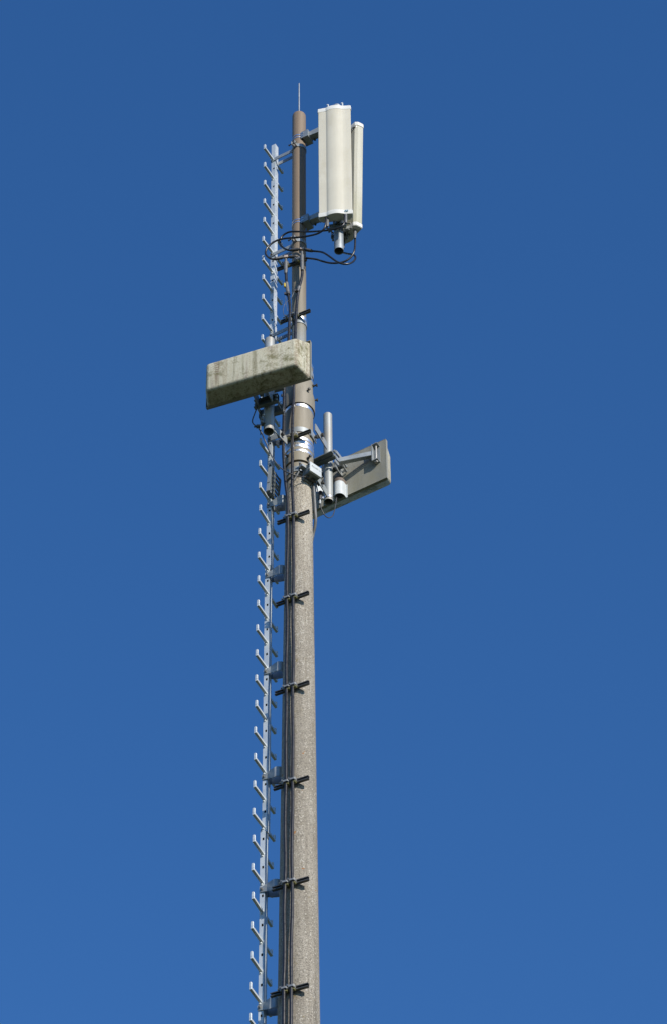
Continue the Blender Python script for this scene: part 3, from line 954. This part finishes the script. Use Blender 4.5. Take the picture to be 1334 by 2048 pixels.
for zc in (26.23, 27.62):         # clamps between the pipe and the two panels
    for nd, wd, off in ((nd1, wd1, -0.3), (nd2, wd2, 0.7)):
        mb = MB()
        zz = zc + (0.03 if off > 0 else 0.0)
        mb.box(pp + nd * 0.056 + Zv * zz, wd * 0.075, nd * 0.010, Zv * 0.028)
        mb.box(pp - nd * 0.050 + Zv * zz, wd * 0.075, nd * 0.007, Zv * 0.024)
        mb.box(pp + nd * 0.086 + wd * 0.03 + Zv * (zz + 0.045), wd * 0.006, nd * 0.022, Zv * 0.07)
        mb.box(pp + nd * 0.086 - wd * 0.03 + Zv * (zz + 0.045), wd * 0.006, nd * 0.022, Zv * 0.07)
        jaw = mb.build('pipe_clamp', M['darkgalv'], pm, smooth=0, bevel=0.002, bseg=1)
        mb = MB()
        for s in (-1, 1):
            mb = MB()
            hexbolt(mb, pp + nd * 0.07 + wd * (s * 0.062) + Zv * zz, -nd, 0.155, 0.006)
            mb.cyl(pp - nd * 0.058 + wd * (s * 0.062) + Zv * zz, pp - nd * 0.072 + wd * (s * 0.062) + Zv * zz, 0.011, seg=6)
            mb.build('bolt', M['bolt'], jaw)
for (a, b, c_) in (((0.3995, -0.27, 26.228), 0.012, 0.03), ((0.413, -0.22, 26.230), 0.016, 0.02)):
    mb = MB()
    mb.box(Vector(a), wd1 * b, nd1 * 0.012, Zv * c_)
    hexbolt(mb, Vector(a) + wd1 * 0.01, wd1, 0.03, 0.006)
    mb.build('tilt_plate', M['pipe'], pm, smooth=0, bevel=0.002, bseg=1)
mb = MB()
for s, t in ((0.0, 0.0), (0.03, 0.025)):
    p0 = Vector((0.4693, -0.2, 27.771)) + wd1 * s + Zv * (t - 0.02)
    mb.box(p0, wd1 * 0.012, nd1 * 0.02, Zv * 0.006)
    hexbolt(mb, p0 - Zv * 0.012, Zv + wd1 * 0.6, 0.03, 0.005)
mb.build('tilt_hook', M['bolt'], pm, smooth=0)

# ------------------------------------------------------------------ box antennas
def shell(o, wd, nd, centre, z0, z1, hw, depth, flip, mats):
    """flat back sheet and rounded cover; the cover's upper side slopes unless flip, then the lower side does"""
    C0 = Vector((centre[0], centre[1], 0))
    ins = 0.054
    slope = 0.125
    zb0, zb1 = z0, z1
    zf0, zf1 = (z0 + 0.004, z1 - slope) if not flip else (z0 + slope, z1 - 0.004)
    b = [C0 - wd * hw + Zv * zb0, C0 + wd * hw + Zv * zb0, C0 + wd * hw + Zv * zb1, C0 - wd * hw + Zv * zb1]
    f = [C0 + nd * depth + wd * (-hw + ins) + Zv * zf0, C0 + nd * depth + wd * (hw - ins) + Zv * zf0, C0 + nd * depth + wd * (hw - ins) + Zv * zf1, C0 + nd * depth + wd * (-hw + ins) + Zv * zf1]
    me = bpy.data.meshes.new('cover')
    bm = bmesh.new()
    base = root_loc(o)
    vv = [bm.verts.new(p - base) for p in b + f]
    for q in ((0, 3, 2, 1), (4, 5, 6, 7), (0, 1, 5, 4), (1, 2, 6, 5), (2, 3, 7, 6), (3, 0, 4, 7)):
        bm.faces.new([vv[i] for i in q])
    bmesh.ops.recalc_face_normals(bm, faces=bm.faces)
    fe = [e for e in bm.edges if any(v in vv[4:] for v in e.verts)]
    bmesh.ops.bevel(bm, geom=fe, offset=0.030, segments=6, profile=0.5, affect='EDGES', clamp_overlap=True)
    bm.to_mesh(me)
    bm.free()
    for p_ in me.polygons:
        p_.use_smooth = True
    me.set_sharp_from_angle(angle=R_(40))
    me.materials.append(mats[0])
    co = bpy.data.objects.new('cover', me)
    COL.objects.link(co)
    co.parent = o
    mb = MB()
    mb.box(C0 - nd * 0.004 + Zv * ((z0 + z1) / 2), wd * (hw + 0.003), nd * 0.0038, Zv * ((z1 - z0) / 2 + 0.003))
    mb.build('back_plate', mats[1], o, smooth=0)
    mb = MB()
    zc_ = (z0 + z1) / 2
    for q in (-1, 1):
        mb.box(C0 + wd * (q * (hw + 0.0045)) + nd * 0.004 + Zv * zc_, wd * 0.0014, nd * 0.013, Zv * ((z1 - z0) / 2 + 0.003))
        mb.box(C0 + nd * 0.004 + Zv * (zc_ + q * ((z1 - z0) / 2 + 0.0046)), wd * (hw + 0.003), nd * 0.013, Zv * 0.0014)
    mb.build('folded_rim', mats[1], o, smooth=0)
    return co

u20, e20 = frame(20.5)
lp = Vector((-0.243, -0.28, 0))
pc = lp + e20 * 0.20
ZB = 23.647
lb = thing('box_antenna', 'lichen-stained white box antenna turned face-on, left of the mast', 'antenna', (pc.x, pc.y, ZB))
cc = pc - u20 * 0.014
shell(lb, u20, e20, (cc.x, cc.y), ZB, ZB + 0.474, 0.449, 0.18, False, (M['box'], M['plate']))

def box_clamp(root, pipe_xy, nd, wd, dist, z, name='pipe_clamp'):
    """two channel jaws bolted round the pipe, stand-offs to the back sheet"""
    mb = MB()
    P0 = Vector((pipe_xy[0], pipe_xy[1], 0)) + Zv * z
    for s in (1, -1):
        c0 = P0 + nd * (s * 0.062)
        mb.box(c0 - nd * (s * 0.0175), wd * 0.105, nd * 0.0025, Zv * 0.045)
        for q in (-1, 1):
            mb.box(c0 + Zv * (q * 0.0425), wd * 0.105, nd * 0.0148, Zv * 0.0025)
    jaw = mb.build(name, M['darkgalv'], root, smooth=0)
    mb = MB()
    for s in (-1, 1):
        for q in (-0.022, 0.022):
            mb = MB()
            a = P0 + wd * (s * 0.088) + Zv * q
            hexbolt(mb, a + nd * 0.075, -nd, 0.165, 0.006)
            mb.cyl(a - nd * 0.078, a - nd * 0.066, 0.012, seg=6)
            mb.cyl(a + nd * 0.066, a + nd * 0.078, 0.012, seg=6)
            mb.build('bolt', M['bolt'], jaw)
    mb = MB()
    for s in (-1, 1):
        mb.box(P0 + wd * (s * 0.06) + nd * (0.079 + (dist - 0.086) / 2), wd * 0.004, nd * ((dist - 0.086) / 2), Zv * 0.055)
    mb.build('stand_off', M['galv'], root, smooth=0)

def arm_pair(root, pipe_xy, e, sgn, z, ring_r, half=0.045):
    """two overlapping flat lugs from the ring's ear to the pipe"""
    P0 = Vector((pipe_xy[0], pipe_xy[1], 0))
    d = e * sgn                                   # from the mast side out to the pipe
    far = P0.dot(d)
    side = P0 - d * far
    s0 = side.normalized() * (side.length - 0.048)
    mb = MB()
    mb.box(s0 + d * (far * 0.5 + 0.075) + Zv * z, d * (far * 0.5 - 0.095 if far > 0.25 else 0.05), side.normalized() * 0.004, Zv * half)
    arm = mb.build('lug', M['pipe'], root, smooth=0)
    mb = MB()
    for q in (0.35, 0.7):
        b0 = s0 + d * (far * q) + Zv * z
        hexbolt(mb, b0 - side.normalized() * 0.012, side.normalized(), 0.018, 0.008)
        mb.cyl(b0 + side.normalized() * 0.005, b0 - side.normalized() * 0.006, 0.017, seg=18)
    mb.build('bolt', M['blackbolt'], arm)
    return arm

lm = thing('antenna_mount', 'short galvanised pipe behind the lichen-stained box antenna', 'antenna mount', (lp.x, lp.y, 23.37))
mb = MB()
mb.pipe(lp + Zv * 23.387, lp + Zv * 24.576, 0.043, 0.005, 36)
mb.revolve([(0.038, 24.576 - 0.008), (0.043, 24.576 - 0.004), (0.040, 24.576 + 0.004)], (lp.x, lp.y), 32)
mb.build('pipe', M['pipe'], lm)
for z in (ZB + 0.055, ZB + 0.36):
    box_clamp(lm, (lp.x, lp.y), e20, u20, 0.20, z)

rp = Vector((0.240, 0.25, 0))
ur, er = frame(31.0)
rq = rp - er * 0.13
rb = thing('box_antenna', 'white box antenna seen from its grey back plate, right of the mast', 'antenna', (rq.x, rq.y, 23.27))
rcn = rq + ur * 0.025
shell(rb, ur, -er, (rcn.x, rcn.y), 23.277, 23.757, 0.449, 0.18, True, (M['box'], M['plate']))
# hood over the connector on the back plate
hc = rq + ur * 0.052 + er * 0.006
hz0, hz1 = 23.245, 23.405
prof_o, prof_i = [], []
for rr, lst in ((0.047, prof_o), (0.042, prof_i)):
    lst.append((-rr, 0.0))
    for i in range(15):
        t = math.pi - math.pi * i / 14
        lst.append((rr * math.cos(t), 0.035 + rr * math.sin(t)))
    lst.append((rr, 0.0))
mb = MB()
poly = [hc + ur * a + er * b for a, b in prof_o] + [hc + ur * a + er * b for a, b in reversed(prof_i)]
n_ = len(prof_o)
for zA, zB in ((hz0, hz1),):
    ro = [hc + ur * a + er * b for a, b in prof_o]
    ri = [hc + ur * a + er * b for a, b in prof_i]
    mb.rings([[ri[i] + Zv * zA, ro[i] + Zv * zA, ro[i] + Zv * (zB + 0.0), ri[i] + Zv * zB] for i in range(n_)])
for s in (-1, 1):
    mb.box(hc + ur * (s * 0.052) + er * 0.003 + Zv * ((hz0 + hz1) / 2), ur * 0.006, er * 0.002, Zv * ((hz1 - hz0) / 2))
hood = mb.build('connector_hood', M['white'], rb, smooth=40)
mb = MB()
ro = [hc + ur * a * 0.98 + er * b * 0.98 for a, b in prof_o]
mb.prism([p_ + Zv * hz1 for p_ in ro], Zv * 0.045)
mb.build('hood_top', M['rust'], rb, smooth=40, bevel=0.004, bseg=2)
# end fitting for the strut
fx = rq + ur * 0.400
mb = MB()
mb.box(fx + er * 0.008 + Zv * 23.60, ur * 0.024, er * 0.003, Zv * 0.105)
for s in (-1, 1):
    mb.box(fx + er * 0.034 + Zv * (23.60 + s * 0.10), ur * 0.024, er * 0.024, Zv * 0.003)
mb.box(fx - ur * 0.026 + er * 0.034 + Zv * 23.60, ur * 0.0025, er * 0.026, Zv * 0.105)
fit = mb.build('strut_fitting', M['galv'], rb, smooth=0)
mb = MB()
for s in (-1, 1):
    mb = MB()
    hexbolt(mb, fx + er * 0.034 + Zv * (23.60 + s * 0.096), Zv * s, 0.010, 0.009)
    mb.build('bolt', M['bolt'], fit)
mb = MB()
mb.cyl(fx + er * 0.034 + Zv * 23.505, fx + er * 0.034 + Zv * 23.695, 0.0075, seg=10)
mb.build('threaded_rod', M['bolt'], fit)
mb = MB()
for a, z in ((0.20, 23.52), (0.205, 23.37), (0.33, 23.60), (0.14, 23.55), (0.20, 23.35)):
    mb = MB()
    mb.cyl(rq + ur * a + er * 0.001 + Zv * z, rq + ur * a + er * 0.004 + Zv * z, 0.006, seg=8)
    mb.build('rivet', M['blackbolt'], rb)

rm = thing('antenna_mount', 'upright galvanised pipe with a strut to the grey back plate, right of the sleeve', 'antenna mount', (rp.x, rp.y, 23.1))
mb = MB()
mb.pipe(rp + Zv * 23.130, rp + Zv * 24.237, 0.0375, 0.004, 36)
mb.revolve([(0.034, 24.237 - 0.008), (0.0375, 24.237 - 0.003), (0.031, 24.237 + 0.010), (0.01, 24.237 + 0.014)], (rp.x, rp.y), 32)
mb.build('pipe', M['pipe'], rm)
zc = 23.585
mb = MB()
for s in (-1, 1):
    mb.box(rp - er * 0.066 + ur * (s * 0.06) + Zv * zc, ur * 0.004, er * 0.062, Zv * 0.055)
mb.build('stand_off', M['galv'], rm, smooth=0)
for b0, b1, dz, hh in ((0.082, 0.122, 0.004, 0.007), (0.040, 0.078, -0.004, 0.010), (-0.078, -0.040, -0.004, 0.010)):     # flat jaws seen from underneath
    mb = MB()
    mb.box(rp + er * ((b0 + b1) / 2) + Zv * (zc + dz) - ur * 0.02, ur * 0.125, er * ((b1 - b0) / 2), Zv * hh)
    mb.build('clamp_jaw', M['darkgalv'], rm, smooth=0, bevel=0.0015, bseg=1)
mb = MB()
for q in (-0.028, 0.028):
    mb = MB()
    hexbolt(mb, rp + ur * 0.112 + er * 0.10 + Zv * (zc + q), -er, 0.20, 0.007)
    mb.cyl(rp + ur * 0.112 + er * 0.082 + Zv * (zc + q), rp + ur * 0.112 + er * 0.095 + Zv * (zc + q), 0.014, seg=6)
    mb.box(rp + ur * 0.118 + er * 0.02 + Zv * (zc + q * 1.3), ur * 0.004, er * 0.05, Zv * 0.018)
    mb.build('clamp_bolt', M['galv'], rm)
a0 = rp + ur * 0.115 + er * 0.020 + Zv * (zc - 0.035)
a1 = fx + er * 0.034 - ur * 0.0290 + Zv * 23.60
d = (a1 - a0).normalized()
sd2 = d.cross(Zv).normalized()
mb = MB()
mb.box((a0 + a1) / 2, (a1 - a0) / 2, sd2 * 0.020, Zv.cross(sd2).cross(sd2).normalized() * 0.0 + Zv * 0.026)
mb.build('strut', M['galv'], rm, smooth=0, bevel=0.002, bseg=1)

# rings round the sleeve with ears, and the lugs out to the two pipes
def ring_clamp(z, r, deg, label, ears):
    u, e = frame(deg)
    o = thing('ring_clamp', label, 'pipe clamp', (0, 0, z), 'ring clamps round the mast')
    mb = MB()
    mb.band((0, 0), r, z - 0.030, z + 0.030, 0.0055, seg=72)
    mb.build('band', M['galv'], o)
    for side, sg in ears:
        # ears stand tangentially off the ring's left and right flanks
        base = u * (side * (r + 0.008))
        mb = MB()
        mb.box(base + e * (sg * 0.010) + Zv * z, u * 0.004, e * 0.050, Zv * 0.040)
        ear = mb.build('ear', M['galv'], o, smooth=0)
        mb = MB()
        q0 = base + e * (sg * 0.025) + Zv * z
        hexbolt(mb, q0 + u * (side * 0.004), u * side, 0.012, 0.010)
        mb.build('bolt', M['blackbolt'], ear)
        mb = MB()
        mb.cyl(q0 - u * (side * 0.004), q0 - u * (side * 0.018), 0.012, seg=6)
        mb.build('nut', M['blackbolt'], ear)
    return o
uc, ec = frame(24.0)
ring_clamp(23.625 - 0.012, 0.1168, 24.0, 'wide galvanised ring clamp on the sleeve between the two sets of polished straps', ((1, -1),))
ring_clamp(24.42, 0.1168, 24.0, 'galvanised ring clamp on the upper sleeve, mostly behind the lichen-stained box', ())
ring_clamp(23.12, 0.1125, 24.0, 'galvanised ring clamp at the sleeve foot behind the junction box', ((1, -1),))

def lug(root, a, b, z, half, mat='pipe'):
    a, b = Vector(a), Vector(b)
    d = (b - a).normalized()
    n = d.cross(Zv)
    mb = MB()
    mb.box((a + b) / 2 + Zv * z, (b - a) / 2, n * 0.004, Zv * half)
    o = mb.build('lug', M[mat], root, smooth=0)
    mb = MB()
    q0 = a + (b - a) * 0.45 + Zv * z
    for s in (-1, 1):
        mb = MB()
        hexbolt(mb, q0 + n * (s * 0.004), n * s, 0.009, 0.010)
        mb.build('bolt', M['blackbolt'], o)
# left: from the ring's ear towards the pipe; right: from the ear back to the right pipe
zl = 23.451
earL = -uc * 0.1335 + ec * 0.03
lug(lm, (-0.098, -0.128, 0), (-0.200, -0.268, 0), zl, 0.045)
lug(lm, (-0.098, -0.128, 0), (-0.200, -0.268, 0), 24.32, 0.045)
earR = uc * 0.1335 - ec * 0.02
lug(rm, earR - ec * 0.01, earR - ec * 0.235 + uc * 0.004, 23.750, 0.043)
lug(rm, earR - ec * 0.01, earR - ec * 0.235 + uc * 0.004, 23.148, 0.043)
mb = MB()
mb.band((rp.x, rp.y), 0.0377, 23.155, 23.175, 0.003, seg=40)
mb.box(rp + Vector((-0.045, -0.01, 23.165)), (0.012, 0, 0), (0, 0.008, 0), (0, 0, 0.012))
mb.build('hose_clip', M['stainless'], rm)

# small plate with a cable gland beside the left pipe
gb = (-0.3193, -0.3, 23.426)
o = thing('cable_gland', 'small cable gland on a bent plate beside the short left pipe', 'cable gland', gb)
mb = MB()
mb.box(Vector(gb) + Vector((0.012, 0, 0.01)), (0.004, 0.0, 0), (0, 0.028, 0), (0, 0, 0.085))
mb.box(Vector(gb) + Vector((0.03, 0, 0.03)), (0.016, 0, 0), (0, 0.02, 0), (0, 0, 0.004))
mb.build('mounting_plate', M['darkgalv'], o, smooth=0)
mb = MB()
mb.cyl(Vector(gb) + Vector((0.008, 0, 0)), Vector(gb) + Vector((-0.024, 0, 0)), 0.017, seg=8)
mb.cyl(Vector(gb) + Vector((-0.024, 0, 0)), Vector(gb) + Vector((-0.042, 0, -0.004)), 0.008, seg=8)
mb.build('gland_nut', M['blackbolt'], o)
mb = MB()
hexbolt(mb, Vector(gb) + Vector((0.024, 0.0, 0.10)), Vector((0.3, -0.3, 1)), 0.03, 0.007)
mb.build('bolt', M['bolt'], o)

# thin cables
cable('antenna_lead', 'thin black lead bowing out left under the lichen-stained box antenna', 'cable', [(-0.3137, -0.34, 23.742), (-0.3254, -0.34, 23.684), (-0.3431, -0.33, 23.613), (-0.3647, -0.32, 23.536), (-0.3752, -0.315, 23.484), (-0.37, -0.31, 23.452), (-0.3517, -0.305, 23.433), (-0.3313, -0.3, 23.414)], 0.0052, 'thin', 'thin antenna leads', 8)
cable('antenna_lead', 'thin black lead sagging from the cable gland across to the junction box', 'cable', [(-0.3231, -0.3, 23.395), (-0.2986, -0.289, 23.357), (-0.2784, -0.257, 23.320), (-0.2539, -0.236, 23.263), (-0.2333, -0.224, 23.196), (-0.2068, -0.213, 23.128), (-0.1724, -0.201, 23.067), (-0.1281, -0.195, 23.012), (-0.0799, -0.2, 22.963), (-0.0239, -0.19, 22.944), (0.0282, -0.16, 22.964), (0.0603, -0.14, 22.985)], 0.0052, 'thin', 'thin antenna leads', 8)
cable('antenna_lead', 'thin black lead looping below the upright pipe to the white hood', 'cable', [(0.1699, 0.15, 23.008), (0.1757, 0.15, 22.952), (0.1936, 0.16, 22.896), (0.2178, 0.18, 22.870), (0.2461, 0.2, 22.877), (0.273, 0.23, 22.939), (0.288, 0.26, 23.036), (0.2991, 0.28, 23.140), (0.3081, 0.29, 23.238), (0.3191, 0.3, 23.325)], 0.0042, 'thin', 'thin antenna leads', 8)
cable('conduit', 'grey conduit dropping from the junction box along the right edge of the mast', 'conduit', [(0.1108, -0.06, 23.054), (0.1167, -0.055, 22.973), (0.1216, -0.05, 22.880), (0.1255, -0.03, 22.805), (0.13, -0.02, 22.707), (0.133, 0, 22.633), (0.1277, 0.03, 22.576), (0.1137, 0.06, 22.520), (0.1017, 0.08, 22.458), (0.0836, 0.1, 22.373), (0.0557, 0.12, 22.217)], 0.0125, 'conduit')
cable('antenna_lead', 'thin black lead running straight down from the junction box underside', 'cable', [(0.1247, -0.1, 23.025), (0.1347, -0.08, 22.993), (0.145, -0.02, 22.995), (0.1536, 0.08, 23.050), (0.1619, 0.13, 23.052)], 0.0042, 'thin', 'thin antenna leads', 8)
o = thing('surge_arrester', 'dark stubby surge arrester hanging left of the upright pipe', 'surge arrester', (0.17, 0.15, 23.038))
mb = MB()
mb.cyl((0.1745, 0.15, 23.138), (0.17, 0.15, 23.038), 0.016, seg=14)
mb.build('arrester_body', M['boot'], o)
mb = MB()
mb.cyl((0.17, 0.15, 23.038), (0.1682, 0.15, 22.989), 0.010, seg=12)
mb.build('connector', M['galv'], o)
mb = MB()
mb.box(Vector((0.1708, 0.17, 23.186)), (0.03, 0.01, 0), (0.001, -0.003, 0), (0, 0, 0.05))
mb.build('mounting_plate', M['galv'], o, smooth=0)

# ------------------------------------------------------------------ junction box
bx = Vector((math.cos(R_(41)), math.sin(R_(41)), 0))
nbx = Vector((math.sin(R_(41)), -math.cos(R_(41)), 0))
fc = Vector((0.1367, -0.16, 23.056))
jb = thing('junction_box', 'pale grey junction box with lettered lid bolted at the sleeve foot', 'junction box', tuple(fc - nbx * 0.08))
mb = MB()
mb.box(fc - nbx * 0.055, bx * 0.058, nbx * 0.035, Zv * 0.054)
mb.build('enclosure', M['darkgalv'], jb, bevel=0.004)
mb = MB()
mb.box(fc - nbx * 0.0095, bx * 0.061, nbx * 0.0095, Zv * 0.057)
lid = mb.build('lid', M['jbox'], jb, bevel=0.004)
for sx in (-1, 1):
    for sz in (-0.55, 0.5):
        mb = MB()
        mb.box(fc + bx * (sx * 0.0665) - nbx * 0.012 + Zv * (sz * 0.057), bx * 0.005, nbx * 0.009, Zv * 0.006)
        mb.build('latch', M['saddle'], jb, smooth=0, bevel=0.001, bseg=1)
mb = MB()
mb.box(fc - nbx * 0.075 - bx * 0.07 + Zv * 0.035, bx * 0.03, nbx * 0.02, Zv * 0.012)
mb.box(fc - nbx * 0.10, bx * 0.05, nbx * 0.006, Zv * 0.07)
mb.build('mounting_bracket', M['galv'], jb, smooth=0)
mb = MB()
for q in (-0.03, 0.015, 0.035):
    mb = MB()
    mb.cyl(fc - nbx * 0.06 + bx * q - Zv * 0.052, fc - nbx * 0.06 + bx * q - Zv * 0.078, 0.011, seg=8)
    mb.build('gland', M['blackbolt'], jb)
tx = bpy.data.curves.new('lettering', 'FONT')
tx.body = 'Arcalt x'
tx.size = 0.030
tx.align_x = 'CENTER'
tx.align_y = 'CENTER'
tx.extrude = 0.0004
to = bpy.data.objects.new('lettering_source', tx)
COL.objects.link(to)
bpy.context.view_layer.update()
tm = bpy.data.meshes.new_from_object(to.evaluated_get(bpy.context.evaluated_depsgraph_get()))
bpy.data.objects.remove(to)
tm.materials.clear()
tm.materials.append(M['print'])
tm.name = 'lettering'
lt = bpy.data.objects.new('lettering', tm)
COL.objects.link(lt)
lt.parent = lid
lt.matrix_local = Matrix(((bx.x, 0, nbx.x, 0), (bx.y, 0, nbx.y, 0), (0, 1, 0, 0), (0, 0, 0, 1)))
lt.location = fc - root_loc(jb) + nbx * 0.0008 + Zv * 0.012
# small earthing lead and terminal beside the junction box
o = thing('earth_terminal', 'small pale earth terminal with a lead beside the junction box', 'terminal', (0.0082, -0.13, 23.120))
mb = MB()
mb.box(Vector((0.0082, -0.135, 23.133)), (0.008, 0, 0), (0, 0.008, 0), (0, 0, 0.016))
hexbolt(mb, Vector((0.0082, -0.14, 23.140)), Vector((0, -1, 0.2)), 0.012, 0.006)
mb.build('terminal_block', M['saddle'], o, smooth=0, bevel=0.001, bseg=1)
mb = MB()
mb.tube([(0.0062, -0.14, 23.102), (-0.0039, -0.135, 23.046), (-0.0239, -0.13, 22.996), (-0.0439, -0.12, 22.958), (-0.072, -0.1, 22.933)], 0.007, 10)
mb.build('lead', M['conduit'], o)
